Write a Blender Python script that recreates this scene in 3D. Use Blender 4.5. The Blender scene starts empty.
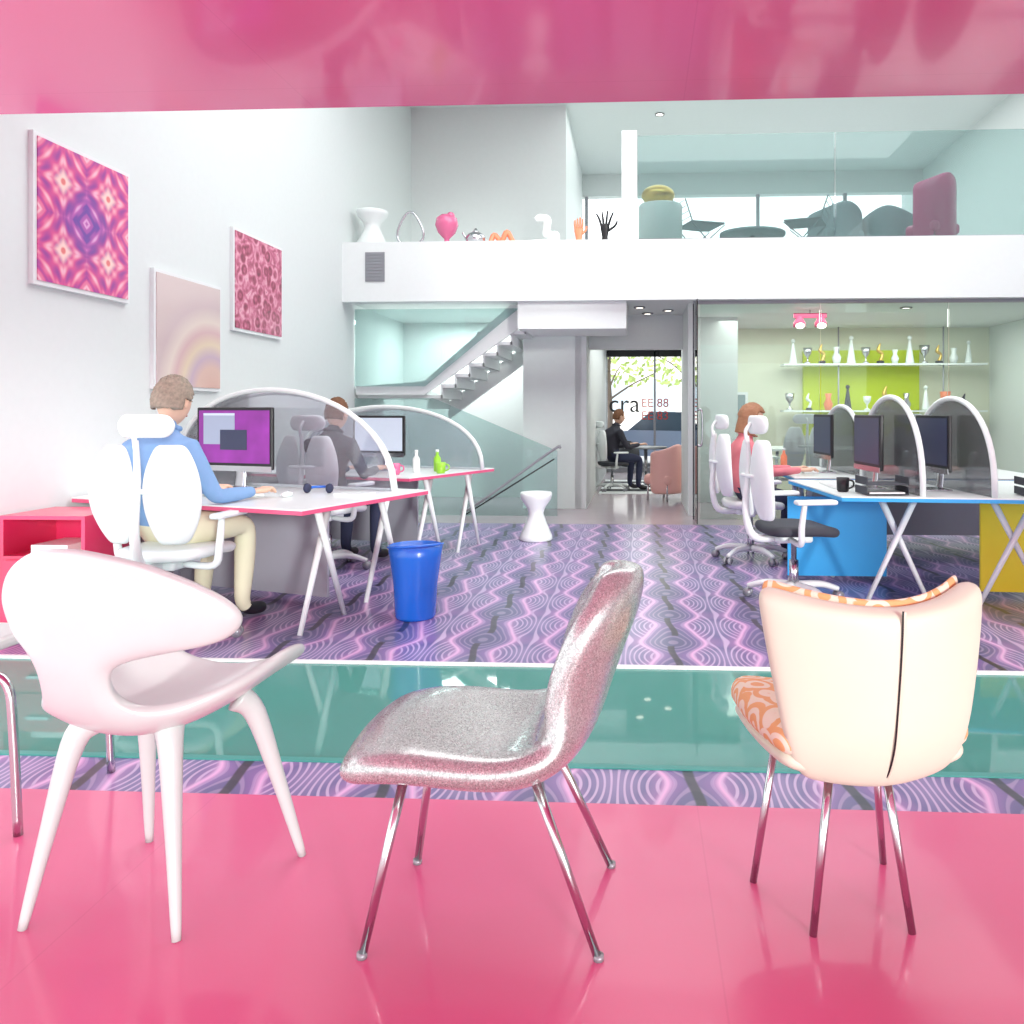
import bpy, bmesh, math, random
from mathutils import Vector, Matrix
random.seed(4)
sc=bpy.context.scene
COL=sc.collection
try:
    sc.view_settings.view_transform='Standard'
    sc.view_settings.look='None'
except Exception: pass

# ---------------------------------------------------------------- materials
def lin(c):
    out=[]
    for v in c[:3]:
        v=v/255.0
        out.append(v/12.92 if v<=0.04045 else ((v+0.055)/1.055)**2.4)
    return (out[0],out[1],out[2],1.0)
def newmat(name):
    m=bpy.data.materials.new(name); m.use_nodes=True
    nt=m.node_tree
    b=nt.nodes.get('Principled BSDF')
    return m,nt,b
def mat(name,rgb,rough=0.5,metal=0.0,coat=0.0,noise=0.0,nscale=20,emit=0.0,spec=0.5):
    m,nt,b=newmat(name)
    c=lin(rgb)
    b.inputs['Roughness'].default_value=rough
    b.inputs['Metallic'].default_value=metal
    b.inputs['Coat Weight'].default_value=coat
    b.inputs['Coat Roughness'].default_value=0.08
    b.inputs['Specular IOR Level'].default_value=spec
    tc=nt.nodes.new('ShaderNodeTexCoord'); n=nt.nodes.new('ShaderNodeTexNoise')
    n.inputs['Scale'].default_value=nscale
    nt.links.new(tc.outputs['Object'],n.inputs['Vector'])
    mx=nt.nodes.new('ShaderNodeMix'); mx.data_type='RGBA'
    k=max(noise,0.02)
    mx.inputs[6].default_value=(c[0]*(1-k),c[1]*(1-k),c[2]*(1-k),1)
    mx.inputs[7].default_value=(min(1,c[0]*(1+k)),min(1,c[1]*(1+k)),min(1,c[2]*(1+k)),1)
    nt.links.new(n.outputs['Fac'],mx.inputs[0])
    nt.links.new(mx.outputs[2],b.inputs['Base Color'])
    if emit>0:
        nt.links.new(mx.outputs[2],b.inputs['Emission Color'])
        b.inputs['Emission Strength'].default_value=emit
    return m
def glass(name,tint,refl=1.0,rough=0.02,opac=0.0,body=(255,255,255)):
    m=bpy.data.materials.new(name); m.use_nodes=True; nt=m.node_tree; nt.nodes.clear()
    o=nt.nodes.new('ShaderNodeOutputMaterial')
    t=nt.nodes.new('ShaderNodeBsdfTransparent'); t.inputs[0].default_value=lin(tint)
    g=nt.nodes.new('ShaderNodeBsdfGlossy'); g.inputs['Roughness'].default_value=rough
    f=nt.nodes.new('ShaderNodeFresnel'); f.inputs[0].default_value=1.45
    mu=nt.nodes.new('ShaderNodeMath'); mu.operation='MULTIPLY'; mu.inputs[1].default_value=refl
    mx=nt.nodes.new('ShaderNodeMixShader')
    nt.links.new(f.outputs[0],mu.inputs[0]); nt.links.new(mu.outputs[0],mx.inputs[0])
    d=nt.nodes.new('ShaderNodeBsdfDiffuse'); d.inputs[0].default_value=lin(body)
    m2=nt.nodes.new('ShaderNodeMixShader'); m2.inputs[0].default_value=opac
    nt.links.new(t.outputs[0],m2.inputs[1]); nt.links.new(d.outputs[0],m2.inputs[2])
    nt.links.new(m2.outputs[0],mx.inputs[1]); nt.links.new(g.outputs[0],mx.inputs[2])
    nt.links.new(mx.outputs[0],o.inputs[0])
    return m
class NB:
    def __init__(s,nt): s.nt=nt
    def m(s,op,a,b=None,c=None):
        n=s.nt.nodes.new('ShaderNodeMath'); n.operation=op
        for i,v in enumerate((a,b,c)):
            if v is None: continue
            if isinstance(v,(int,float)): n.inputs[i].default_value=v
            else: s.nt.links.new(v,n.inputs[i])
        return n.outputs[0]
    def mix(s,f,a,b):
        n=s.nt.nodes.new('ShaderNodeMix'); n.data_type='RGBA'
        if isinstance(f,(int,float)): n.inputs[0].default_value=f
        else: s.nt.links.new(f,n.inputs[0])
        for i,v in ((6,a),(7,b)):
            if isinstance(v,tuple): n.inputs[i].default_value=v
            else: s.nt.links.new(v,n.inputs[i])
        return n.outputs[2]
    def sstep(s,v,lo,hi):
        n=s.nt.nodes.new('ShaderNodeMapRange'); n.interpolation_type='SMOOTHSTEP'
        s.nt.links.new(v,n.inputs[0]); n.inputs[1].default_value=lo; n.inputs[2].default_value=hi
        return n.outputs[0]
    def xyz(s,kind='Object'):
        tc=s.nt.nodes.new('ShaderNodeTexCoord'); sp=s.nt.nodes.new('ShaderNodeSeparateXYZ')
        s.nt.links.new(tc.outputs[kind],sp.inputs[0]); return sp.outputs
    def ramp(s,v,stops):
        n=s.nt.nodes.new('ShaderNodeValToRGB'); e=n.color_ramp.elements
        e[0].position=stops[0][0]; e[0].color=lin(stops[0][1])
        e[1].position=stops[-1][0]; e[1].color=lin(stops[-1][1])
        for p,c in stops[1:-1]:
            k=e.new(p); k.color=lin(c)
        s.nt.links.new(v,n.inputs[0]); return n.outputs[0]

def floor_pattern():
    # op-art print: pink-edged wavy columns running front to back, filled with fine moire lines, dark dashes between columns
    m,nt,b=newmat('op_art_floor'); N=NB(nt)
    x,y,z=N.xyz('Object')
    PX,PY=0.50,0.56
    v=N.m('MULTIPLY',y,2*math.pi/PY)
    u=N.m('MULTIPLY',x,2*math.pi/PX)
    su=N.m('SINE',u); cu=N.m('COSINE',u); cv=N.m('COSINE',v); sv=N.m('SINE',v)
    F=N.m('ADD',cu,N.m('MULTIPLY',cv,0.46))
    F=N.m('ADD',F,N.m('MULTIPLY',N.m('SINE',N.m('MULTIPLY',v,2.0)),0.10))
    wx=N.m('ADD',u,N.m('MULTIPLY',N.m('MULTIPLY',su,cv),0.7))
    L=N.sstep(N.m('SINE',N.m('MULTIPLY',wx,14.0)),0.2,0.85)
    L2=N.sstep(N.m('SINE',N.m('MULTIPLY',F,20.0)),0.2,0.85)
    base=N.ramp(N.m('MULTIPLY_ADD',F,0.33,0.5),[(0.0,(72,72,112)),(0.28,(96,86,136)),(0.42,(134,100,162)),(0.5,(232,180,222)),(0.58,(146,108,166)),(0.78,(104,94,146)),(1.0,(136,122,168))])
    inside=N.sstep(F,0.0,0.35)
    band=N.m('ADD',N.m('MULTIPLY',L,N.m('MULTIPLY',inside,0.6)),N.m('MULTIPLY',L2,N.m('MULTIPLY',N.m('SUBTRACT',1.0,inside),0.25)))
    col=N.mix(band,base,lin((228,204,234)))
    nz=nt.nodes.new('ShaderNodeTexNoise'); nz.inputs['Scale'].default_value=0.9
    tc=nt.nodes.new('ShaderNodeTexCoord'); nt.links.new(tc.outputs['Object'],nz.inputs['Vector'])
    col=N.mix(N.m('MULTIPLY',nz.outputs['Fac'],0.2),col,lin((120,122,172)))
    du=N.m('ABSOLUTE',N.m('SUBTRACT',N.m('FRACT',N.m('DIVIDE',N.m('ADD',x,N.m('MULTIPLY',sv,0.016)),PX)),0.5))
    dash=N.m('MULTIPLY',N.sstep(du,0.045,0.025),N.sstep(cv,-0.6,-0.35))
    col=N.mix(N.m('MULTIPLY',dash,0.9),col,lin((34,30,42)))
    nt.links.new(col,b.inputs['Base Color'])
    b.inputs['Roughness'].default_value=0.34; b.inputs['Coat Weight'].default_value=0.3
    b.inputs['Coat Roughness'].default_value=0.15
    return m
def painting_kaleido():
    m,nt,b=newmat('kaleidoscope_print'); N=NB(nt)
    x,y,z=N.xyz('Generated')
    p=N.m('SUBTRACT',N.m('FRACT',N.m('MULTIPLY',y,2.0)),0.5); q=N.m('SUBTRACT',N.m('FRACT',N.m('MULTIPLY',z,2.0)),0.5)
    ap=N.m('ABSOLUTE',p); aq=N.m('ABSOLUTE',q)
    r=N.m('ADD',ap,aq)
    re=N.m('SQRT',N.m('ADD',N.m('MULTIPLY',p,p),N.m('MULTIPLY',q,q)))
    a=N.m('ARCTAN2',q,p)
    k=N.m('ADD',N.m('SINE',N.m('MULTIPLY_ADD',r,20.0,1.6)),N.m('MULTIPLY',N.m('COSINE',N.m('MULTIPLY',a,8.0)),0.5))
    k=N.m('ADD',k,N.m('MULTIPLY',N.m('SINE',N.m('MULTIPLY',N.m('MULTIPLY',ap,aq),150.0)),0.3))
    mm=N.m('MULTIPLY_ADD',k,0.22,0.5)
    c1=N.ramp(mm,[(0,(96,54,150)),(0.25,(170,60,150)),(0.5,(216,76,144)),(0.72,(234,140,168)),(1,(246,215,225))])
    cy=N.m('SUBTRACT',y,0.5); cz=N.m('SUBTRACT',z,0.5)
    rr=N.m('ADD',N.m('ABSOLUTE',cy),N.m('ABSOLUTE',cz))
    c2=N.ramp(mm,[(0,(70,70,160)),(0.4,(124,64,160)),(0.7,(186,90,175)),(1,(236,190,228))])
    col=N.mix(N.sstep(rr,0.42,0.15),c1,c2)
    col=N.mix(N.sstep(r,0.26,0.08),col,lin((250,212,204)))
    col=N.mix(N.sstep(re,0.07,0.03),col,lin((226,120,120)))
    nt.links.new(col,b.inputs['Base Color']); b.inputs['Roughness'].default_value=0.3
    return m
def painting_roses():
    m,nt,b=newmat('rose_print'); N=NB(nt)
    tc=nt.nodes.new('ShaderNodeTexCoord')
    v=nt.nodes.new('ShaderNodeTexVoronoi'); v.inputs['Scale'].default_value=9; nt.links.new(tc.outputs['Object'],v.inputs['Vector'])
    w=N.m('SINE',N.m('MULTIPLY',v.outputs['Distance'],15.0))
    mm=N.m('MULTIPLY_ADD',w,0.14,N.m('MULTIPLY',v.outputs['Distance'],0.5))
    n=nt.nodes.new('ShaderNodeTexNoise'); n.inputs['Scale'].default_value=14; n.inputs['Detail'].default_value=4; nt.links.new(tc.outputs['Object'],n.inputs['Vector'])
    mm=N.m('ADD',mm,N.m('MULTIPLY',N.m('SUBTRACT',n.outputs['Fac'],0.25),1.0))
    col=N.ramp(mm,[(0,(80,24,50)),(0.3,(150,44,80)),(0.55,(200,100,134)),(0.8,(232,170,190)),(1,(150,60,90))])
    nt.links.new(col,b.inputs['Base Color']); b.inputs['Roughness'].default_value=0.3
    return m
def painting_pastel():
    m,nt,b=newmat('pastel_arc_print'); N=NB(nt)
    x,y,z=N.xyz('Generated')
    p=N.m('SUBTRACT',y,0.85); q=N.m('SUBTRACT',z,-0.05)
    r=N.m('SQRT',N.m('ADD',N.m('MULTIPLY',p,p),N.m('MULTIPLY',q,q)))
    col=N.ramp(r,[(0,(214,174,162)),(0.25,(220,188,176)),(0.36,(200,176,192)),(0.48,(226,208,182)),(0.6,(214,180,182)),(0.7,(226,212,202)),(0.85,(206,186,188)),(1,(208,190,188))])
    nt.links.new(col,b.inputs['Base Color']); b.inputs['Roughness'].default_value=0.15
    return m
def glitter():
    m,nt,b=newmat('glitter_silver'); N=NB(nt)
    tc=nt.nodes.new('ShaderNodeTexCoord')
    v=nt.nodes.new('ShaderNodeTexVoronoi'); v.inputs['Scale'].default_value=420; nt.links.new(tc.outputs['Object'],v.inputs['Vector'])
    sp=nt.nodes.new('ShaderNodeSeparateColor'); nt.links.new(v.outputs['Color'],sp.inputs[0])
    col=N.ramp(sp.outputs[0],[(0,(150,154,152)),(0.5,(178,182,180)),(1,(216,220,218))])
    nt.links.new(col,b.inputs['Base Color']); b.inputs['Metallic'].default_value=0.6
    nt.links.new(N.m('MULTIPLY_ADD',sp.outputs[1],0.12,0.24),b.inputs['Roughness'])
    bp=nt.nodes.new('ShaderNodeBump'); bp.inputs['Strength'].default_value=0.05; bp.inputs['Distance'].default_value=0.001
    nt.links.new(sp.outputs[2],bp.inputs['Height']); nt.links.new(bp.outputs[0],b.inputs['Normal'])
    b.inputs['Coat Weight'].default_value=0.6; b.inputs['Coat Roughness'].default_value=0.1
    return m
def orange_swirl():
    m,nt,b=newmat('orange_swirl_fabric'); N=NB(nt)
    tc=nt.nodes.new('ShaderNodeTexCoord')
    v=nt.nodes.new('ShaderNodeTexVoronoi'); v.inputs['Scale'].default_value=14; nt.links.new(tc.outputs['Object'],v.inputs['Vector'])
    w=N.m('SINE',N.m('MULTIPLY',v.outputs['Distance'],18.0))
    col=N.mix(N.sstep(w,-0.1,0.3),lin((226,174,118)),lin((232,224,202)))
    nt.links.new(col,b.inputs['Base Color']); b.inputs['Roughness'].default_value=0.7
    return m
def pink_gloss(name,rgb,rough,bump):
    m,nt,b=newmat(name); N=NB(nt)
    x,y,z=N.xyz('Object')
    sx=N.m('ABSOLUTE',N.m('SUBTRACT',N.m('FRACT',N.m('DIVIDE',x,1.5)),0.5)); sy=N.m('ABSOLUTE',N.m('SUBTRACT',N.m('FRACT',N.m('DIVIDE',N.m('ADD',y,0.35),1.2)),0.5))
    seam=N.m('MAXIMUM',N.sstep(sx,0.0022,0.0008),N.sstep(sy,0.0026,0.001))
    c=lin(rgb)
    col=N.mix(N.m('MULTIPLY',seam,0.25),c,(c[0]*0.75,c[1]*0.6,c[2]*0.7,1))
    nt.links.new(col,b.inputs['Base Color'])
    b.inputs['Roughness'].default_value=rough; b.inputs['Coat Weight'].default_value=0.5; b.inputs['Coat Roughness'].default_value=0.07
    n=nt.nodes.new('ShaderNodeTexNoise'); n.inputs['Scale'].default_value=1.3
    tc=nt.nodes.new('ShaderNodeTexCoord'); nt.links.new(tc.outputs['Object'],n.inputs['Vector'])
    bp=nt.nodes.new('ShaderNodeBump'); bp.inputs['Strength'].default_value=bump; bp.inputs['Distance'].default_value=0.05
    nt.links.new(n.outputs['Fac'],bp.inputs['Height']); nt.links.new(bp.outputs[0],b.inputs['Normal'])
    return m

M={}
M['wall']=mat('white_paint',(222,228,227),0.6,noise=0.01)
M['white']=mat('white_lacquer',(232,238,237),0.35,coat=0.2)
M['trim']=mat('trim_white',(234,239,238),0.4)
M['pinkfloor']=pink_gloss('pink_resin_floor',(214,92,138),0.3,0.008)
M['pinkceil']=pink_gloss('pink_gloss_ceiling',(232,94,150),0.2,0.03)
M['floor']=floor_pattern()
M['wood']=mat('pale_resin_floor',(176,162,168),0.25,noise=0.06,nscale=3,coat=0.3)
M['kal']=painting_kaleido(); M['rose']=painting_roses(); M['past']=painting_pastel()
M['glitter']=glitter(); M['swirl']=orange_swirl()
M['plastic']=mat('pearl_white_plastic',(198,208,205),0.3,coat=0.3)
M['chrome']=mat('chrome',(200,206,206),0.15,metal=1.0)
M['cream']=mat('cream_leather',(216,222,200),0.45,noise=0.03,nscale=8)
M['black']=mat('black_plastic',(28,28,32),0.4)
M['dark']=mat('charcoal_fabric',(62,64,72),0.8)
M['grey']=mat('grey_metal',(150,152,158),0.35,metal=0.3)
M['silver']=mat('silver',(200,200,205),0.2,metal=1.0)
M['blue']=mat('cobalt_plastic',(30,104,210),0.25,coat=0.3)
M['cyan']=mat('azure_panel',(40,165,230),0.4)
M['yellow']=mat('yellow_panel',(252,232,50),0.4)
M['lime']=mat('lime_panel',(196,214,40),0.5)
M['hot']=mat('hot_pink_lacquer',(226,50,100),0.3,coat=0.3)
M['deskedge']=mat('pink_desk_edge',(222,90,130),0.4)
M['glass']=glass('clear_green_glass',(242,249,247),1.0)
M['glassteal']=glass('teal_glass',(228,240,239),0.9,opac=0.07,body=(208,226,224))
M['glassfloor']=glass('walk_on_glass',(170,220,210),1.1,0.03,opac=0.6,body=(112,196,182))
M['smoke']=glass('clear_acrylic',(240,240,244),0.9,0.05,opac=0.10,body=(215,215,224))
M['teal']=mat('teal_paint',(110,200,186),0.5,noise=0.12,nscale=2)
M['tealdark']=mat('dark_teal',(66,150,140),0.5)
M['shirtblue']=mat('blue_shirt',(122,158,202),0.85,noise=0.1,nscale=12)
M['shirtpink']=mat('pink_shirt',(228,132,142),0.85,noise=0.1,nscale=12)
M['shirtdark']=mat('dark_shirt',(50,50,60),0.85)
M['khaki']=mat('khaki_trousers',(228,226,196),0.85)
M['jeans']=mat('navy_jeans',(48,54,80),0.85)
M['skin']=mat('skin',(222,180,156),0.5)
M['lips']=mat('lips',(190,100,95),0.5)
M['eye']=mat('eye_white',(240,240,240),0.2)
M['hairg']=mat('grey_brown_hair',(146,132,118),0.7,noise=0.5,nscale=60)
M['hairb']=mat('brown_hair',(110,72,46),0.7,noise=0.3,nscale=60)
M['haira']=mat('auburn_hair',(158,112,82),0.6,noise=0.3,nscale=60)
M['orange']=mat('coral_orange',(240,140,105),0.4)
M['salmon']=mat('pale_salmon_fabric',(240,186,178),0.6)
M['magenta']=mat('magenta_ceramic',(215,100,145),0.25,coat=0.5)
M['gold']=mat('gold_leaf',(225,190,110),0.3,metal=0.8)
M['scr']=mat('screen_glow',(120,40,130),0.3,noise=0.5,nscale=6,emit=0.6)
M['scrw']=mat('screen_window',(140,150,170),0.3,emit=0.5)
M['scrd']=mat('screen_window_dark',(50,55,80),0.3,emit=0.3)
M['scrl']=mat('screen_light',(180,190,205),0.3,emit=0.5)
M['leaf']=mat('foliage',(186,206,120),0.7,noise=0.4,nscale=5)
M['bark']=mat('bark',(120,105,95),0.9)
M['asphalt']=mat('asphalt',(180,180,185),0.9)
M['brick']=mat('pale_facade',(242,238,232),0.9)
M['carred']=mat('car_paint',(130,145,170),0.3,coat=1.0)
M['carglass']=mat('car_glass',(70,85,100),0.1)
M['facwin']=mat('facade_glass',(180,192,200),0.2)
M['red']=mat('sign_red',(210,60,50),0.5)
M['lamp']=mat('lamp_glow',(255,245,230),0.5,emit=5.0)
M['canvas']=mat('picture_frame_white',(230,234,235),0.4)
M['green']=mat('lime_bottle',(150,210,60),0.3)
M['paleblue']=mat('pale_grey_upholstery',(130,148,152),0.7)

# ---------------------------------------------------------------- mesh helpers
def group(name,loc=(0,0,0),rz=0.0,s=1.0):
    e=bpy.data.objects.new(name,None); COL.objects.link(e)
    e.location=loc; e.rotation_euler=(0,0,math.radians(rz)); e.scale=(s,s,s); e.empty_display_size=0.1
    return e
def mkobj(name,verts,faces,m,parent=None,smooth=True):
    me=bpy.data.meshes.new(name); me.from_pydata([tuple(v) for v in verts],[],faces); me.update()
    bm=bmesh.new(); bm.from_mesh(me); bmesh.ops.recalc_face_normals(bm,faces=bm.faces); bm.to_mesh(me); bm.free()
    if smooth:
        for p in me.polygons: p.use_smooth=True
    o=bpy.data.objects.new(name,me); COL.objects.link(o)
    if m is not None: me.materials.append(m)
    if parent: o.parent=parent
    return o
def box(name,c,size,m,parent=None,rz=0.0,rx=0.0,ry=0.0,bev=0.0):
    hx,hy,hz=size[0]/2,size[1]/2,size[2]/2
    bm=bmesh.new(); bmesh.ops.create_cube(bm,size=1.0)
    for v in bm.verts: v.co=Vector((v.co.x*size[0],v.co.y*size[1],v.co.z*size[2]))
    if bev>0:
        bmesh.ops.bevel(bm,geom=list(bm.edges),offset=min(bev,min(hx,hy,hz)*0.95),segments=3,affect='EDGES',profile=0.5)
    me=bpy.data.meshes.new(name); bm.to_mesh(me); bm.free()
    o=bpy.data.objects.new(name,me); COL.objects.link(o); me.materials.append(m)
    o.location=c; o.rotation_euler=(math.radians(rx),math.radians(ry),math.radians(rz))
    if parent: o.parent=parent
    return o
def bx(name,x0,x1,y0,y1,z0,z1,m,parent=None,bev=0.0):
    return box(name,((x0+x1)/2,(y0+y1)/2,(z0+z1)/2),(x1-x0,y1-y0,z1-z0),m,parent,bev=bev)
def prism(name,poly,z0,z1,m,parent=None):
    n=len(poly)
    v=[(p[0],p[1],z0) for p in poly]+[(p[0],p[1],z1) for p in poly]
    f=[tuple(range(n))[::-1],tuple(range(n,2*n))]+[(i,(i+1)%n,n+(i+1)%n,n+i) for i in range(n)]
    return mkobj(name,v,f,m,parent,smooth=False)
def plate_xz(name,poly,y0,y1,m,parent=None):
    n=len(poly)
    v=[(p[0],y0,p[1]) for p in poly]+[(p[0],y1,p[1]) for p in poly]
    f=[tuple(range(n))[::-1],tuple(range(n,2*n))]+[(i,(i+1)%n,n+(i+1)%n,n+i) for i in range(n)]
    return mkobj(name,v,f,m,parent,smooth=False)
def cat(pts,rad,sub):
    P=[Vector(p) for p in pts]; out=[];ro=[]
    n=len(P)
    for i in range(n-1):
        a=P[max(i-1,0)];b=P[i];c=P[i+1];d=P[min(i+2,n-1)]
        for k in range(sub):
            t=k/sub
            out.append(0.5*((2*b)+(c-a)*t+(2*a-5*b+4*c-d)*t*t+(3*b-a-3*c+d)*t**3))
            ro.append(rad[i]*(1-t)+rad[i+1]*t)
    out.append(P[-1]); ro.append(rad[-1]); return out,ro
def tube(name,pts,r,m,parent=None,seg=10,sub=5,cyclic=False,flat=1.0):
    rad=r if isinstance(r,(list,tuple)) else [r]*len(pts)
    if cyclic: pts=list(pts)+[pts[0]]; rad=list(rad)+[rad[0]]
    if len(pts)>2 and sub>1: P,R=cat(pts,rad,sub)
    else: P,R=[Vector(p) for p in pts],list(rad)
    n=len(P); V=[];F=[]
    t0=(P[1]-P[0]).normalized()
    up=Vector((0,0,1)) if abs(t0.z)<0.9 else Vector((0,1,0))
    nrm=(up-t0*up.dot(t0)).normalized()
    for i in range(n):
        t=(P[min(i+1,n-1)]-P[max(i-1,0)])
        if t.length<1e-9: t=t0
        t=t.normalized()
        nrm=(nrm-t*nrm.dot(t))
        nrm=nrm.normalized() if nrm.length>1e-6 else t.orthogonal().normalized()
        bn=t.cross(nrm)
        for k in range(seg):
            a=2*math.pi*k/seg
            V.append(P[i]+(nrm*math.cos(a)*flat+bn*math.sin(a))*R[i])
    for i in range(n-1):
        for k in range(seg):
            F.append((i*seg+k,i*seg+(k+1)%seg,(i+1)*seg+(k+1)%seg,(i+1)*seg+k))
    F.append(tuple(range(seg))); F.append(tuple(range((n-1)*seg,n*seg)))
    return mkobj(name,V,F,m,parent)
def lathe(name,prof,m,parent=None,loc=(0,0,0),seg=28,sx=1.0,sy=1.0,smooth=True):
    V=[];F=[];n=len(prof)
    for r,z in prof:
        for k in range(seg):
            a=2*math.pi*k/seg; V.append((max(r,1e-4)*math.cos(a)*sx,max(r,1e-4)*math.sin(a)*sy,z))
    for i in range(n-1):
        for k in range(seg):
            F.append((i*seg+k,i*seg+(k+1)%seg,(i+1)*seg+(k+1)%seg,(i+1)*seg+k))
    F.append(tuple(range(seg))); F.append(tuple(range((n-1)*seg,n*seg)))
    o=mkobj(name,V,F,m,parent,smooth); o.location=loc; return o
def ell(name,c,r,m,parent=None,seg=20,rot=(0,0,0)):
    prof=[(math.sin(math.pi*i/12),-math.cos(math.pi*i/12)) for i in range(13)]
    o=lathe(name,[(a,b) for a,b in prof],m,parent,c,seg)
    o.scale=r; o.rotation_euler=[math.radians(a) for a in rot]; return o
def surf(name,rows,thick,m,parent=None,sub=2,off=0.0,taper=None):
    nr=len(rows);nc=len(rows[0]);V=[p for r in rows for p in r];F=[]
    for i in range(nr-1):
        for j in range(nc-1):
            F.append((i*nc+j,i*nc+j+1,(i+1)*nc+j+1,(i+1)*nc+j))
    o=mkobj(name,V,F,m,parent)
    s=o.modifiers.new('sol','SOLIDIFY'); s.thickness=thick; s.offset=off
    if taper is not None:
        vg=o.vertex_groups.new(name='thickness')
        for i in range(nr):
            e=min(i,nr-1-i); fe=(0.45,0.8,1.0)[min(e,2)]
            for j in range(nc):
                t=2*j/(nc-1)-1
                vg.add([i*nc+j],fe*(1-taper*t*t),'REPLACE')
        s.vertex_group='thickness'
    b=o.modifiers.new('sub','SUBSURF'); b.levels=sub; b.render_levels=sub
    return o

# ---------------------------------------------------------------- room shell
XL,XR=-3.35,5.2; ZC=5.66; ZS=2.44; YF=8.93
bx('floor_pink',XL,XR,-2.5,2.45,-0.12,0,M['pinkfloor'])
bx('floor_strip',XL,XR,2.45,2.69,-0.12,-0.002,M['floor'])
bx('floor_main',XL,XR,3.79,8.55,-0.12,0,M['floor'])
bx('floor_back',XL,XR,8.55,16.2,-0.12,-0.001,M['wood'])
bx('floor_glass',XL,XR,2.72,3.76,-0.03,-0.006,M['glassfloor'])
bx('trim_1',XL,XR,3.76,3.79,-0.12,0.004,M['trim'])
bx('trim_2',XL,XR,2.69,2.72,-0.12,0.003,M['tealdark'])
bx('floor_pit',XL,XR,2.4,4.2,-1.0,-0.95,M['teal'])
bx('wall_pit_back',XL,XR,3.8,3.85,-0.95,-0.12,M['teal'])
bx('wall_pit_front',XL,XR,2.6,2.66,-0.95,-0.12,M['tealdark'])
for i,xx in enumerate((-2.4,-0.6,1.2,3.0)):
    bx('trim_beam',xx-0.03,xx+0.03,2.72,3.76,-0.12,-0.035,M['tealdark'])
bx('trim_beam',XL,XR,3.05,3.08,-0.12,-0.04,M['tealdark'])
bx('wall_left',XL-0.2,XL,4.0,16.2,-0.1,ZC,M['wall'])
bx('wall_left_upper',XL-0.2,XL,-2.5,4.0,2.5,ZC,M['wall'])
bx('wall_left_sill',XL-0.2,XL,-2.5,4.0,-0.1,0.06,M['wall'])
wf=group('window_1')
for yy in (-2.4,-0.3,1.85,3.96):
    bx('mullion',XL-0.14,XL-0.06,yy-0.03,yy+0.03,0.06,2.5,M['trim'],wf)
bx('rail',XL-0.14,XL-0.06,-2.4,3.96,2.42,2.5,M['trim'],wf)
bx('wall_right',XR,XR+0.2,-0.6,16.2,-0.1,ZC,M['wall'])
bx('sun_block_front_upper',XL,XR,-2.7,-2.5,2.5,ZC,M['wall'])  # unseen wall, added to keep the low sun out of the upper storey
bx('ceiling_pink',XL,XR,-2.5,3.2,ZS,3.02,M['pinkceil'])
bx('ceiling_top',XL,XR,-2.5,16.2,ZC,ZC+0.2,M['wall'])
bx('ceiling_ground',XL,XR,YF+0.01,16.2,ZS+0.02,3.05,M['wall'])
bx('trim_fascia',XL,XR,YF-0.08,YF+0.01,ZS,3.11,M['trim'])
bx('wall_mezzanine',XL,-1.07,11.6,11.75,3.05,ZC,M['wall'])
bx('wall_mezzanine_return',-1.15,-1.07,11.75,15.0,3.05,ZC,M['wall'])
bx('wall_back_upper',XL,XR,15.0,15.2,5.25,ZC,M['wall'])
bx('wall_back_upper_sill',XL,XR,15.0,15.2,3.05,3.75,M['wall'])
w3=group('window_3')
for xx in (-1,0.6,2.2,3.8): bx('mullion',xx-0.03,xx+0.03,15.02,15.1,3.75,5.25,M['grey'],w3)
bx('wall_stair',XL,-0.66,11.2,11.35,0,ZS+0.02,M['wall'])
bx('wall_stair_pier',-1.45,-0.72,9.9,10.05,0,ZS+0.02,mat('pale_green_wall',(232,242,238),0.6))
bx('wall_corridor_left',-0.80,-0.66,9.9,15.9,0,ZS+0.02,M['wall'])
bx('wall_corridor_right',0.56,0.64,9.3,10.8,0,ZS+0.02,M['wall'])
bx('wall_corridor_lintel',-0.66,0.56,10.45,10.6,2.02,ZS+0.02,M['wall'])
bx('wall_corridor_far',0.64,1.3,10.7,10.8,0,ZS+0.02,M['wall'])
bx('wall_meeting',0.9,XR,12.2,12.35,0,ZS+0.02,mat('cream_wall',(222,224,204),0.7))
bx('wall_front_right',1.3,XR,15.9,16.1,0,3.05,M['wall'])
w2=group('window_2')
for xx in (-0.66,0.3,1.28): bx('mullion',xx-0.02,xx+0.02,15.92,16.0,0,ZS,M['grey'],w2)
bx('rail',-0.66,1.28,15.92,16.0,2.3,ZS,M['black'],w2); bx('rail',-0.66,1.28,15.92,16.0,0,0.1,M['grey'],w2)
v=group('air_vent',(-2.97,YF-0.085,2.83))
bx('frame',-0.11,0.11,-0.006,0.006,-0.165,0.165,M['grey'],v)
for i in range(9): bx('slat',-0.095,0.095,-0.013,-0.004,-0.145+i*0.035,-0.12+i*0.035,M['grey'],v)
g=group('glass_balustrade')
bx('post',-0.2,-0.03,YF-0.03,YF+0.06,3.05,4.33,M['trim'],g)
for a,b in ((-0.02,2.14),(2.16,5.15)):
    bx('pane',a,b,YF,YF+0.02,3.1,4.28,M['glassteal'],g)
bx('base_shoe',-0.02,5.15,YF-0.01,YF+0.04,3.08,3.13,M['silver'],g)
g=group('glass_partition')
for a,b in ((0.68,2.0),(2.02,3.4),(3.42,5.15)):
    bx('pane',a,b,9.02,9.04,0.0,ZS,M['glass'],g)
bx('head_rail',0.6,5.15,9.0,9.06,ZS-0.03,ZS+0.01,M['grey'],g)
d=group('door_1',(0.61,9.0,0))
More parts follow.
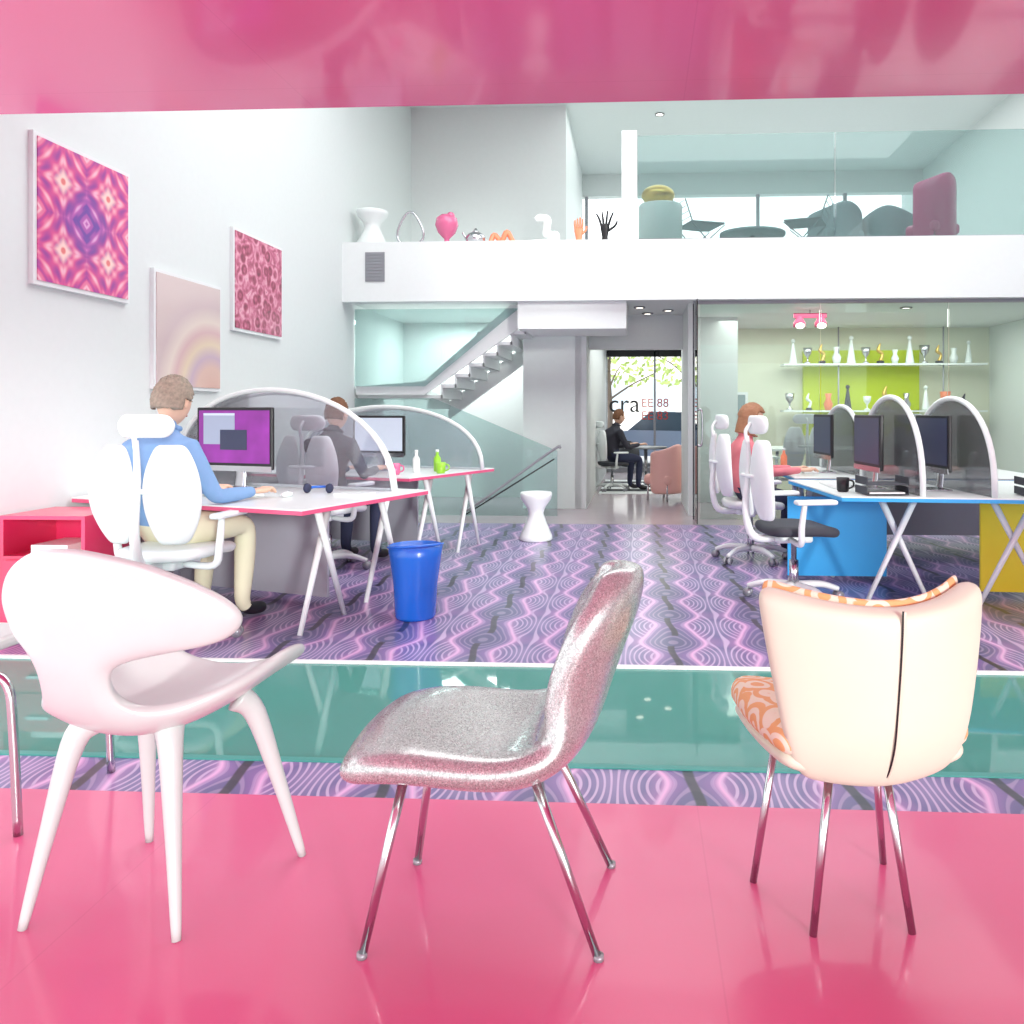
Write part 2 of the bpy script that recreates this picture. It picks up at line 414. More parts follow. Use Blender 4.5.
bx('edge_post',-0.015,0.015,-0.02,0.02,0,ZS-0.03,M['dark'],d); bx('pane',-0.01,0.0,-0.55,-0.02,0.02,ZS-0.05,M['glass'],d)
tube('pull_handle',[(0.0,-0.45,0.85),(0.05,-0.45,0.87),(0.05,-0.45,1.2),(0.0,-0.45,1.22)],0.012,M['silver'],d)
st=group('staircase')
plate_xz('stringer',[(-3.33,1.40),(-2.52,1.40),(-1.28,2.26),(-1.28,2.45),(-1.5,2.45),(-2.52,1.56),(-3.33,1.5)],9.25,9.30,M['trim'],st)
for i in range(9):
    x0=-2.5+i*0.165; z0=1.36+i*0.125
    bx('tread',x0,x0+0.19,9.3,10.35,z0,z0+0.04,M['white'],st)
    bx('riser',x0,x0+0.02,9.3,10.35,z0-0.125,z0,M['white'],st)
bx('landing',-3.33,-2.5,9.3,10.35,1.36,1.44,M['white'],st)
plate_xz('inner_stringer',[(-2.5,1.1),(-1.05,2.15),(-1.05,2.4),(-2.5,1.32)],10.35,10.40,M['trim'],st)
plate_xz('upper_glass',[(-3.33,1.5),(-2.5,1.5),(-1.4,2.4),(-3.33,2.4)],9.2,9.215,M['glassteal'],st)
plate_xz('lower_glass',[(-3.33,0.0),(-0.95,0.0),(-0.95,0.75),(-2.4,1.36),(-3.33,1.36)],9.2,9.215,M['glassteal'],st)
tube('handrail',[(-2.05,9.15,0.08),(-1.9,9.15,0.12),(-1.0,9.15,0.76),(-0.92,9.15,0.78)],0.015,M['grey'],st)
tube('handrail_lower',[(-2.0,9.15,0.02),(-0.98,9.15,0.66)],0.008,M['black'],st,sub=1)
bx('top_landing',-1.38,-0.15,9.0,9.9,2.14,ZS+0.02,M['trim'],st)
tube('handrail_upper',[(-2.35,9.9,1.75),(-2.1,9.9,2.0),(-2.0,9.9,2.2)],0.02,M['dark'],st)

def picture(y0,y1,z0,z1,m,fr=0.025):
    g=group('wall_picture',(XL,0,0))
    bx('frame',0.0,0.03,y0,y1,z0,z1,M['canvas'],g)
    bx('print',0.03,0.036,y0+fr,y1-fr,z0+fr,z1-fr,m,g)
picture(4.22,5.05,1.905,2.75,M['kal']); picture(5.31,6.19,1.36,2.19,M['past']); picture(6.38,7.28,1.87,2.72,M['rose'])

# ---------------------------------------------------------------- desks
def leg_x(g,a,b,z,off=(0.0,0.0)):
    ax,ay=a;bxx,by=b
    ta=(bxx*0.75+ax*0.25,by*0.75+ay*0.25,z); tb=(ax*0.75+bxx*0.25,ay*0.75+by*0.25,z)
    tube('leg',[(ax,ay,0),ta],[0.014,0.022],M['white'],g,sub=1)
    tube('leg',[(bxx+off[0],by+off[1],0),(tb[0]+off[0],tb[1]+off[1],tb[2])],[0.014,0.022],M['white'],g,sub=1)
def desk(poly,z,legs,panels=(),edge=None):
    g=group('desk')
    prism('edge_band',poly,z-0.03,z-0.008,edge or M['deskedge'],g)
    prism('top',poly,z-0.008,z,M['white'],g)
    for a,b,o in legs: leg_x(g,a,b,z-0.03,o)
    for (p,q,z0,z1,m) in panels:
        p=Vector((p[0],p[1],0));q=Vector((q[0],q[1],0));dd=(q-p); c=(p+q)/2
        box('modesty_panel',(c.x,c.y,(z0+z1)/2),(dd.length,0.02,z1-z0),m,g,rz=math.degrees(math.atan2(dd.y,dd.x)))
    return g
desk([(-3.33,4.53),(-1.72,4.0),(-1.36,5.09),(-3.33,5.7)],0.70,
     [((-1.82,4.2),(-1.79,4.66),(0.04,0)),((-1.72,4.95),(-1.66,5.36),(0.04,0)),((-3.2,4.75),(-3.2,5.4),(0.04,0))],
     [((-3.3,5.35),(-1.95,4.92),0.04,0.66,mat('grey_panel',(180,180,192),0.25,coat=0.4))])
desk([(-3.33,6.5),(-1.75,6.0),(-1.3,7.1),(-3.33,7.7)],0.70,
     [((-1.78,6.25),(-1.72,6.7),(0.04,0)),((-1.55,6.75),(-1.5,7.2),(0.04,0)),((-3.2,6.75),(-3.2,7.4),(0.04,0))],
     [((-3.3,7.35),(-1.95,6.95),0.04,0.66,mat('slate_panel',(160,162,172),0.35))])
desk([(1.22,4.9),(3.2,4.75),(3.2,6.1),(1.12,6.1)],0.69,
     [((1.42,5.1),(1.82,5.1),(0,0.05)),((2.05,4.98),(2.5,4.98),(0,0.05)),((1.4,5.9),(1.8,5.9),(0,0.05)),((2.8,5.8),(3.1,5.8),(0,0.05))],
     [((1.05,5.75),(1.74,5.75),0.04,0.60,M['cyan']),((2.2,5.3),(3.15,5.25),0.04,0.63,M['yellow'])],edge=M['cyan'])
desk([(1.2,6.25),(3.2,6.25),(3.2,7.6),(1.2,7.6)],0.69,
     [((1.35,6.5),(1.35,6.95),(0.05,0)),((1.4,7.1),(1.4,7.5),(0.05,0)),((3.0,6.4),(3.0,7.2),(0.05,0))],
     [((1.5,7.3),(3.1,7.3),0.1,0.6,M['grey'])],edge=M['cyan'])
def arc_screen(p,q,z,h,m,double=True,skew=0.0,r=0.017):
    g=group('desk_screen')
    P=Vector((p[0],p[1],z));Q=Vector((q[0],q[1],z)); c=(P+Q)/2; hd=(Q-P)/2; n=Vector((-hd.y,hd.x,0)).normalized()
    def arc(s,o,k=24):
        out=[]
        for i in range(k+1):
            a=math.pi*i/k
            out.append(c+hd*(-math.cos(a))*s+hd*skew*math.sin(a)+Vector((0,0,h*s*math.sin(a)**0.8 if math.sin(a)>0 else 0))+n*o)
        return out
    tube('frame',arc(1.0,0.0),r,M['white'],g,sub=1)
    if double: tube('frame_inner',arc(0.965,0.07),0.012,M['white'],g,sub=1)
    pts=arc(0.985,0.0)
    V=[v+n*0.003 for v in pts]+[v-n*0.003 for v in pts]; k=len(pts)
    F=[tuple(range(k)),tuple(range(k,2*k))[::-1]]+[(i,(i+1)%k,k+(i+1)%k,k+i) for i in range(k)]
    mkobj('panel',V,F,m,g,smooth=False)
arc_screen((-3.25,5.50),(-1.55,4.98),0.70,0.65,M['smoke'],skew=-0.12)
arc_screen((-3.2,7.45),(-1.36,6.88),0.70,0.55,M['smoke'],skew=-0.05)
arc_screen((2.10,4.85),(2.02,6.0),0.69,0.60,M['smoke'],double=False,r=0.018)
arc_screen((1.70,4.9),(1.64,6.0),0.69,0.61,M['smoke'],double=False,r=0.018)
arc_screen((1.75,6.35),(1.68,7.5),0.69,0.56,M['smoke'],double=False,r=0.018)

def monitor(loc,rz,z,w=0.62,h=0.40,scr='scr',win=True):
    g=group('computer_monitor',(loc[0],loc[1],z),rz)
    box('housing',(0,0,0.13+h/2),(w,0.025,h),M['black'],g,bev=0.008)
    box('display',(0,-0.0135,0.14+h/2),(w-0.04,0.002,h-0.06),M[scr],g)
    box('chin',(0,-0.0133,0.135),(w-0.01,0.002,0.035),M['silver'],g)
    if win:
        box('window',(-0.12,-0.0155,0.19+h/2),(0.26,0.001,0.2),M['scrw'],g)
        box('window_dark',(0.0,-0.0162,0.12+h/2),(0.22,0.001,0.13),M['scrd'],g)
        box('toolbar',(-0.12,-0.0164,0.285+h/2),(0.26,0.001,0.015),M['scrl'],g)
    tube('stand_neck',[(0,0.02,0.25),(0,0.05,0.12),(0,0.04,0.006)],[0.04,0.045,0.05],M['silver'],g,flat=0.25)
    box('stand_foot',(0,0.0,0.005),(0.2,0.17,0.01),M['silver'],g,bev=0.004)
monitor((-2.62,5.06),-17,0.70)
monitor((-2.22,6.72),-14,0.70,w=0.5,h=0.34,scr='scrl',win=False)
monitor((1.53,5.45),-86,0.69,w=0.5,h=0.36,scr='scrd',win=False)
monitor((1.92,5.35),-86,0.69,w=0.5,h=0.36,scr='scrd',win=False)
monitor((1.55,6.85),-86,0.69,w=0.5,h=0.36,scr='scrd',win=False)
def keyboard(loc,rz,z):
    g=group('computer_keyboard',(loc[0],loc[1],z),rz)
    box('body',(0,0,0.008),(0.42,0.12,0.014),M['white'],g,bev=0.004)
    for r in range(4): box('key_row',(0,-0.04+r*0.027,0.017),(0.4,0.02,0.005),M['trim'],g,bev=0.001)
keyboard((-2.45,4.66),-18,0.70); keyboard((1.34,5.6),90,0.69); keyboard((1.42,6.9),90,0.69)
def mouse(loc,z):
    g=group('computer_mouse',(loc[0],loc[1],z)); ell('shell',(0,0,0.014),(0.03,0.055,0.018),M['white'],g); box('wheel',(0,0.025,0.03),(0.006,0.014,0.01),M['grey'],g,bev=0.002)
mouse((-2.08,4.62),0.70)
def headphones(loc,z):
    g=group('headphones',(loc[0],loc[1],z))
    tube('band',[(-0.07,0,0.02),(-0.06,0.06,0.03),(0,0.09,0.03),(0.06,0.06,0.03),(0.07,0,0.02)],0.008,M['blue'],g)
    for s in(-1,1): ell('ear_cup',(0.07*s,-0.01,0.03),(0.022,0.035,0.03),M['jeans'],g)
headphones((-1.98,4.85),0.70)
def mug(loc,z,m):
    g=group('coffee_mug',(loc[0],loc[1],z)); lathe('cup',[(0.03,0),(0.037,0.01),(0.04,0.09),(0.036,0.09),(0.034,0.012),(0.0,0.012)],m,g)
    tube('handle',[(0.037,0,0.075),(0.065,0,0.065),(0.065,0,0.035),(0.036,0,0.02)],0.006,m,g)
mug((-1.62,6.45),0.70,M['green']); mug((-1.95,6.3),0.70,M['magenta']); mug((1.3,5.2),0.69,M['black'])
def bottle(loc,z,m):
    g=group('bottle',(loc[0],loc[1],z)); lathe('body',[(0.025,0),(0.03,0.01),(0.03,0.11),(0.012,0.14),(0.012,0.17),(0,0.17)],m,g); lathe('cap',[(0.014,0.165),(0.014,0.185),(0,0.185)],M['white'],g)
bottle((-1.7,6.65),0.70,M['green']); bottle((-1.85,6.55),0.70,M['white']); bottle((1.3,7.3),0.69,M['orange'])
def tray(loc,z,rz=0):
    g=group('paper_tray',(loc[0],loc[1],z),rz)
    for i in range(2):
        box('tray_base',(0,0,0.008+i*0.06),(0.26,0.2,0.006),M['dark'],g)
        for s in(-1,1): box('tray_side',(s*0.128,0,0.03+i*0.06),(0.005,0.2,0.045),M['dark'],g)
    box('paper_sheets',(0,0,0.015),(0.22,0.18,0.01),M['trim'],g)
tray((1.5,5.05),0.69,5); tray((2.45,5.0),0.69,-5)
ns=group('notebook',(-1.72,4.75,0.70),-15); box('cover',(0,0,0.006),(0.2,0.14,0.012),M['white'],ns,bev=0.003); box('pages',(0.003,0,0.006),(0.2,0.13,0.008),M['trim'],ns)

# ---------------------------------------------------------------- task chair
def task_chair(loc,rz,seatm=None,s=1.0,seat_z=0.46,pw=1.0):
    g=group('office_chair',(loc[0],loc[1],0),rz,s); W=M['white']; dz=seat_z-0.46
    for k in range(5):
        a=math.radians(90+72*k); cx,cy=math.cos(a),math.sin(a)
        tube('base_spoke',[(cx*0.03,cy*0.03,0.10),(cx*0.18,cy*0.18,0.10),(cx*0.30,cy*0.30,0.065)],[0.028,0.022,0.016],W,g)
        for q in(-1,1):
            tube('caster',[(cx*0.30-cy*0.012*q,cy*0.30+cx*0.012*q,0.028),(cx*0.30-cy*0.03*q,cy*0.30+cx*0.03*q,0.028)],0.028,M['grey'],g,sub=1,seg=14)
    tube('gas_column',[(0,0,0.08),(0,0,0.26),(0,0,0.261),(0,0,0.41+dz)],[0.03,0.03,0.018,0.018],M['silver'],g,sub=1)
    box('mechanism',(0,-0.02,0.40+dz),(0.16,0.24,0.05),W,g,bev=0.02)
    rows=[]
    for i in range(7):
        v=i/6; y=-0.22+0.47*v; hw=0.21+0.035*math.sin(math.pi*min(1,v*0.8+0.1))
        rows.append([(hw*t,y-0.03*t*t*(1 if v>0.5 else -1),0.455+dz+0.015*t*t-0.035*max(0,v-0.75)*4*0.5) for t in(-1,-0.6,-0.2,0.2,0.6,1)])
    surf('seat_cushion',rows,0.065,seatm or W,g)
    tube('spine',[(0,-0.1,0.40+dz),(0,-0.27,0.42+dz),(0,-0.32,0.6+dz),(0,-0.30,0.85+dz),(0,-0.31,1.05+dz)],[0.022,0.026,0.024,0.018,0.013],W,g)
    for sgn in(-1,1):
        rows=[]
        for i in range(9):
            v=i/8; z=0.53+dz+0.50*v; hw=(0.018+0.112*math.sin(math.pi*(0.06+0.88*v))**0.7)*pw
            cx=sgn*(0.13+0.015*math.sin(math.pi*v))*pw; yb=-0.245-0.03*v-0.03*math.sin(math.pi*v)
            rows.append([(cx+hw*t,yb+0.05*max(0,t*sgn)**2,z+0.0) for t in(-1,-0.5,0,0.5,1)])
        surf('back_pad',rows,0.035,W,g)
        tube('back_bracket',[(0,-0.31,0.8+dz),(sgn*0.06,-0.32,0.8+dz),(sgn*0.12,-0.29,0.8+dz)],0.013,W,g)
        tube('arm_support',[(sgn*0.08,-0.05,0.40+dz),(sgn*0.25,-0.06,0.40+dz),(sgn*0.285,-0.07,0.5+dz),(sgn*0.285,-0.05,0.64+dz)],[0.018,0.02,0.02,0.016],W,g)
        box('arm_pad',(sgn*0.285,0.02,0.655+dz),(0.075,0.26,0.03),W,g,bev=0.014)
    rows=[]
    for i in range(5):
        v=i/4; z=1.06+dz+0.12*v; hw=0.08+0.08*math.sin(math.pi*(0.15+0.7*v))
        rows.append([(hw*t,-0.27+0.04*t*t,z) for t in(-1,-0.5,0,0.5,1)])
    surf('headrest',rows,0.04,W,g)
    tube('headrest_stem',[(0,-0.31,1.0+dz),(0,-0.32,1.08+dz),(0,-0.285,1.13+dz)],0.012,W,g)
    return g
task_chair((-2.44,4.10),-4,seat_z=0.47,pw=1.12)
task_chair((-2.38,6.0),-15)
task_chair((0.9,6.55),-80)
task_chair((0.98,5.15),-78,M['dark'])

# ---------------------------------------------------------------- people
def add_head(g,c,hairm,style,yaw=0,pitch=0):
    h=bpy.data.objects.new('head_pivot',None); COL.objects.link(h); h.parent=g; h.location=c; h.rotation_euler=(math.radians(pitch),0,math.radians(yaw))
    nu,nv=28,20
    def P(dx,dy,dz,k=1.0):
        x,y,z=dx*0.076*k,dy*0.095*k,dz*0.118*k
        if dz<0: 
            x*=1-0.34*(-dz)**1.4; y=y*(1-0.12*(-dz)) + (0.012*(-dz) if dy>0 else 0)
        return x,y,z
    V=[];F=[]
    for i in range(nv+1):
        th=math.pi*i/nv
        for j in range(nu):
            ph=2*math.pi*j/nu
            dx,dy,dz=math.sin(th)*math.sin(ph),math.sin(th)*math.cos(ph),math.cos(th)
            x,y,z=P(dx,dy,dz)
            if dy>0:
                y+=0.026*math.exp(-(dx/0.16)**2-((dz+0.16)/0.14)**2)
                y+=0.010*math.exp(-(dx/0.12)**2-((dz-0.05)/0.2)**2)
                y-=0.010*math.exp(-((abs(dx)-0.38)/0.17)**2-((dz-0.03)/0.12)**2)
                y+=0.006*math.exp(-(dx/0.3)**2-((dz+0.5)/0.12)**2)
                y+=0.008*math.exp(-(dx/0.25)**2-((dz+0.85)/0.15)**2)
            V.append((x,y,z))
    for i in range(nv):
        for j in range(nu): F.append((i*nu+j,i*nu+(j+1)%nu,(i+1)*nu+(j+1)%nu,(i+1)*nu+j))
    mkobj('head',V,F,M['skin'],h)
    for s in(-1,1):
        ell('eye',(s*0.03,0.079,0.003),(0.012,0.009,0.008),M['eye'],h,10); ell('iris',(s*0.03,0.0865,0.003),(0.005,0.003,0.005),M['black'],h,8)
        tube('eyebrow',[(s*0.016,0.092,0.02),(s*0.03,0.089,0.025),(s*0.045,0.08,0.02)],0.0035,hairm,h,seg=6)
        ell('ear',(s*0.078,-0.002,-0.005),(0.01,0.018,0.03),M['skin'],h,12)
    ell('mouth',(0,0.092,-0.055),(0.022,0.006,0.006),M['lips'],h,12)
    V=[];F=[];idx={}
    nu2,nv2=56,40
    def keep(dx,dy,dz):
        if style=='short': return dz>(-0.35+0.95*min(1,max(0,dy)*2)) and not(abs(dx)>0.8 and dz<0.1 and dy>-0.25)
        return dz>(-1.3 if dy<0.25 else 0.55)
    for i in range(nv2+1):
        th=math.pi*i/nv2
        for j in range(nu2):
            ph=2*math.pi*j/nu2
            dx,dy,dz=math.sin(th)*math.sin(ph),math.sin(th)*math.cos(ph),math.cos(th)
            k=1.08 if style=='short' else 1.2
            x,y,z=dx*0.078*k,dy*0.097*k-0.004,dz*0.118*(1.1)
            jt=random.uniform(-0.0045,0.0045)
            if style!='short' and dz<0: x=dx/max(0.3,math.sin(th))*0.088; y=dy/max(0.3,math.sin(th))*0.1-0.012; z=dz*0.15; jt*=0.4
            V.append((x*(1+jt*9),y*(1+jt*9),z+(jt*1.5 if dz>0.3 else jt)))
            idx[(i,j)]=(dx,dy,dz)
    for i in range(nv2):
        for j in range(nu2):
            d=idx[(i,j)];e=idx[(i+1,(j+1)%nu2)]
            mx=[(d[q]+e[q])/2 for q in range(3)]
            if keep(*mx): F.append((i*nu2+j,i*nu2+(j+1)%nu2,(i+1)*nu2+(j+1)%nu2,(i+1)*nu2+j))
    o=mkobj('hair',V,F,hairm,h)
    s=o.modifiers.new('s','SOLIDIFY'); s.thickness=0.01; s.offset=-1
def add_hand(g,wr,fw,side):
    fw=Vector(fw).normalized(); up=Vector((0,0,1)); rt=fw.cross(up).normalized(); upn=rt.cross(fw)
    w=Vector(wr)
    tube('palm',[w-fw*0.01,w+fw*0.03,w+fw*0.07,w+fw*0.088],[0.026,0.036,0.040,0.034],M['skin'],g,seg=12,flat=0.42)
    for k in range(4):
        o=(k-1.5)*0.0185*side; b=w+fw*0.08+rt*o
        l=[0.07,0.078,0.072,0.056][k]
        tube('finger',[b,b+fw*l*0.4+upn*0.010+rt*o*0.1,b+fw*l*0.75-upn*0.002+rt*o*0.2,b+fw*l*0.98-upn*0.018+rt*o*0.2],[0.0095,0.009,0.008,0.0055],M['skin'],g,seg=8,sub=4)
    t=-rt*side
    b=w+fw*0.025+t*0.028
    tube('thumb',[b,b+fw*0.022+t*0.022,b+fw*0.05+t*0.03-upn*0.006,b+fw*0.068+t*0.028-upn*0.012],[0.012,0.0115,0.0105,0.007],M['skin'],g,seg=8,sub=4)
def person(name,loc,rz,shirt,pants,hairm,style='short',s=1.0,wl=(-0.15,0.42,0.74),wr=(0.15,0.42,0.74),dz=0.0,yaw=0,pitch=-8,lean=0.0,female=False):
    g=group(name,(loc[0],loc[1],0),rz,s)
    k=0.9 if female else 1.0
    z=dz
    V=[(0,-0.02,0.55+z),(0,-0.03,0.68+z),(0,-0.01+lean*0.5,0.83+z),(0,0.0+lean*0.8,0.95+z),(0,0.02+lean,1.03+z),(0,0.045+lean,1.11+z)]
    R=[0.135*k,0.12*k,0.145*k,0.12*k,0.058,0.052]; E=[(0,1),(1,2),(2,3),(3,4),(4,5)]; T=['s','s','s','s','k']
    hands=[]
    for sg,wp in((-1,wl),(1,wr)):
        sh=Vector((sg*0.175*k,0.0+lean*0.8,0.945+z)); wp=Vector(wp)
        mid=(sh+wp)/2; d=(wp-sh); L=0.28; hl=d.length/2
        drop=math.sqrt(max(0.0,L*L-hl*hl)) if hl<L else 0
        dirn=Vector((sg*0.35,-0.2,-1)); dn=d.normalized(); dirn=(dirn-dn*dirn.dot(dn)).normalized()
        el=mid+dirn*drop
        n=len(V)
        V+= [tuple(sh),tuple((sh+el)/2),tuple(el),tuple((el+wp)/2),tuple(wp)]; R+=[0.068*k,0.052*k,0.045*k,0.04*k,0.03*k]
        E+=[(3,n),(n,n+1),(n+1,n+2),(n+2,n+3),(n+3,n+4)]; T+=['s']*5
        hands.append((wp,(wp-el),sg))
        n=len(V)
        V+=[(sg*0.10,0.06,0.53+z),(sg*0.13,0.24,0.53+z),(sg*0.14,0.43,0.51+z*0.8),(sg*0.14,0.42,0.3),(sg*0.14,0.40,0.09),(sg*0.14,0.45,0.045),(sg*0.15,0.57,0.035)]
        R+=[0.105*k,0.085*k,0.065*k,0.056*k,0.042,0.042,0.034]
        E+=[(0,n),(n,n+1),(n+1,n+2),(n+2,n+3),(n+3,n+4),(n+4,n+5),(n+5,n+6)]; T+=['p']*5+['b']*2
    me=bpy.data.meshes.new('body'); me.from_pydata(V,E,[]); o=bpy.data.objects.new('tmp_body',me); COL.objects.link(o)
    o.modifiers.new('Skin','SKIN')
    sk=me.skin_vertices[0].data
    for i,r in enumerate(R): sk[i].radius=(r,r)
    sk[0].use_root=True
    sb=o.modifiers.new('sub','SUBSURF'); sb.levels=2; sb.render_levels=2
    dg=bpy.context.evaluated_depsgraph_get(); dg.update()
    nm=bpy.data.meshes.new_from_object(o.evaluated_get(dg)); nm.name='body'
    bpy.data.objects.remove(o)
    nm.materials.clear()
    for mm in(shirt,pants,M['black'],M['skin']): nm.materials.append(mm)
    segs=[(Vector(V[a]),Vector(V[b]),t,R[a]) for (a,b),t in zip(E,T)]
    key={'s':0,'p':1,'b':2,'k':3}
    for p in nm.polygons:
        p.use_smooth=True; c=p.center; best=9;bt='s'
        for a,b,t,r in segs:
            ab=b-a; u=max(0,min(1,(c-a).dot(ab)/ab.length_squared)); dd=(c-(a+ab*u)).length-r*0.6
            if dd<best: best=dd;bt=t
        p.material_index=key[bt]
    bo=bpy.data.objects.new('body',nm); COL.objects.link(bo); bo.parent=g
    for wp,fd,sg in hands:
        fd=Vector((fd.x*0.5,fd.y,fd.z*0.3)); add_hand(g,wp,fd,sg)
    cz=1.055+z; ccy=0.03+lean
    tube('collar',[(0.062*math.cos(a*math.pi/5),ccy+0.062*math.sin(a*math.pi/5),cz-0.012*math.sin(a*math.pi/5)) for a in range(10)],0.014,shirt,g,cyclic=True,sub=2)
    add_head(g,(0,0.075+lean,1.185+z),hairm,style,yaw,pitch)
    return g
person('seated_man',(-2.56,4.16),-16,M['shirtblue'],M['khaki'],M['hairg'],s=1.05,wl=(-0.12,0.42,0.71),wr=(0.24,0.38,0.71),dz=0.01,yaw=8,lean=0.0,pitch=-12)
person('seated_man',(-2.38,6.03),-15,M['shirtdark'],M['jeans'],M['hairb'],s=1.0,wl=(-0.12,0.42,0.74),wr=(0.14,0.42,0.74),lean=0.02)
person('seated_woman',(0.84,6.57),-82,M['shirtpink'],M['jeans'],M['haira'],style='bob',s=0.97,wl=(-0.12,0.46,0.755),wr=(0.12,0.46,0.755),lean=0.0,pitch=-14,female=True)

# ---------------------------------------------------------------- foreground chairs
c1=group('plastic_armchair',(-1.2,1.96,0),-6)
path=[(0.275,0.475,0.20,0.215,0.05,0),(0.235,0.462,0.25,0.265,0.10,0),(0.12,0.445,0.27,0.285,0.145,0),(0.0,0.435,0.27,0.27,0.13,0),(-0.1,0.44,0.245,0.225,0.10,0),(-0.17,0.465,0.20,0.13,0.05,0.01),
      (-0.215,0.53,0.15,0.045,0,0.02),(-0.235,0.60,0.14,0.025,0,0.02),(-0.243,0.645,0.16,0.05,0.01,0.02),(-0.248,0.682,0.235,0.22,-0.005,0.06),(-0.252,0.715,0.275,0.295,-0.01,0.09),(-0.257,0.765,0.30,0.335,-0.015,0.10),(-0.262,0.82,0.285,0.315,-0.03,0.095),(-0.268,0.87,0.23,0.25,-0.03,0.06),(-0.272,0.90,0.13,0.14,-0.01,0.02)]
rows=[]
for y,z,hl,hr,cz,cy in path:
    rows.append([((hr if t>0 else hl)*t,y+cy*t*t,z+cz*abs(t)**2.2-(0.022*t if (z>0.69 and t>0) else 0)) for t in(-1,-0.75,-0.5,-0.25,0,0.25,0.5,0.75,1)])
surf('shell',rows,0.036,M['plastic'],c1)
for (fx,fy,tx,ty) in((-0.21,-0.20,-0.15,-0.12),(0.17,-0.18,0.11,-0.12),(0.27,0.19,0.17,0.13),(-0.19,0.19,-0.15,0.13)):
    tube('leg',[(tx*0.8,ty*0.8,0.45),(tx,ty,0.40),((tx+fx)/2,(ty+fy)/2,0.21),(fx,fy,0.0)],[0.036,0.027,0.018,0.010],M['plastic'],c1,seg=14)
c2=group('shell_chair',(-0.34,1.92,0),90)
path=[(0.282,0.352,0.12,0.0),(0.316,0.38,0.185,0.0),(0.295,0.412,0.228,0.0),(0.20,0.423,0.248,0.012),(0.08,0.403,0.256,0.03),(-0.03,0.386,0.252,0.04),(-0.11,0.396,0.238,0.045),(-0.17,0.443,0.215,0.03),(-0.205,0.515,0.197,0.015),
      (-0.232,0.60,0.19,0.0),(-0.262,0.68,0.188,-0.004),(-0.292,0.755,0.175,-0.015),(-0.315,0.81,0.135,-0.025),(-0.328,0.84,0.07,-0.012)]
rows=[]
for y,z,hw,cz in path:
    rows.append([(hw*t,y+(0.085*t*t*min(1,(z-0.43)/0.12) if (z>0.43 and y<-0.1) else 0),z+cz*t*t) for t in(-1,-0.7,-0.35,0,0.35,0.7,1)])
surf('shell',rows,0.115,M['glitter'],c2,sub=3,taper=0.5)
for (fx,fy,tx,ty) in((-0.19,0.27,-0.13,0.19),(-0.17,-0.25,-0.13,-0.10),(0.18,0.25,0.13,0.19),(0.19,-0.265,0.13,-0.10)):
    tube('leg',[(tx,ty,0.385),(fx,fy,0.0)],[0.0115,0.0095],M['chrome'],c2,sub=1,seg=14)
    lathe('glide',[(0.0115,0),(0.0115,0.012),(0,0.012)],M['grey'],c2,(fx,fy,0))
c3=group('upholstered_chair',(0.52,2.02,0),10)
def backrow(z,hw,y0,cv,up): return [(hw*t,y0+cv*t*t,z+up*t*t) for t in(-1,-0.8,-0.5,-0.2,0,0.2,0.5,0.8,1)]
zs=[(0.355,0.15,-0.13,0.03,0.02),(0.39,0.19,-0.165,0.05,0.01),(0.46,0.215,-0.195,0.07,0),(0.55,0.232,-0.21,0.09,0),(0.64,0.248,-0.222,0.11,0.005),(0.72,0.262,-0.23,0.13,0.02),(0.77,0.268,-0.232,0.14,0.035)]
surf('back',[backrow(*r) for r in zs],0.075,M['cream'],c3,sub=3)
surf('back_lining',[[(p[0]*0.94,p[1]+0.034,p[2]+0.010) for p in backrow(*r)] for r in zs[1:]],0.018,M['swirl'],c3)
tube('zip',[(0,y0-0.0375,z) for z,hw,y0,cv,up in zs],0.0022,M['black'],c3,seg=6)
tube('piping',[(0.004,y0-0.0365,z) for z,hw,y0,cv,up in zs],0.004,M['cream'],c3,seg=6)
rows=[]
for i in range(7):
    v=i/6; y=-0.17+0.44*v; hw=0.19+0.07*math.sin(math.pi*(0.2+0.6*v))
    rows.append([(hw*t,y,0.43+0.03*t*t-0.03*max(0,v-0.8)*5) for t in(-1,-0.6,-0.2,0.2,0.6,1)])
surf('seat',rows,0.09,M['swirl'],c3)
surf('seat_underside',[[(p[0]*0.96,p[1]*0.97,p[2]-0.05) for p in r] for r in rows],0.05,M['cream'],c3)
for (fx,fy,tx,ty) in((-0.15,-0.14,-0.09,-0.1),(0.08,-0.16,0.04,-0.1),(-0.22,0.08,-0.14,0.12),(0.15,0.12,0.12,0.12)):
    tube('leg',[(tx,ty,0.38),(fx,fy,0.0)],[0.011,0.009],M['chrome'],c3,sub=1,seg=14)
c4=group('tubular_chair',(-2.13,2.18,0),0)
for sx in(-0.28,0.34):
    k=1 if sx>0 else -1
    for y in(0.0,0.4):
        tube('leg_frame',[(sx+0.03,y,0),(sx+0.015,y,0.3),(sx,y,0.42),(sx-0.05*k,y,0.455),(sx*0.6,y,0.46)],0.0125,M['chrome'],c4,seg=12)
box('seat',(-0.06,0.2,0.475),(0.42,0.42,0.04),M['plastic'],c4,bev=0.018)
surf('back',[[( -0.06+0.2*t,-0.02+0.04*t*t-0.03*v,0.56+0.28*v) for t in(-1,-0.5,0,0.5,1)] for v in(0,0.33,0.66,1)],0.02,M['plastic'],c4)
for sx in(-0.15,0.03): tube('back_stay',[(sx,0.03,0.47),(sx,-0.02,0.52),(sx,-0.02,0.65)],0.01,M['chrome'],c4)

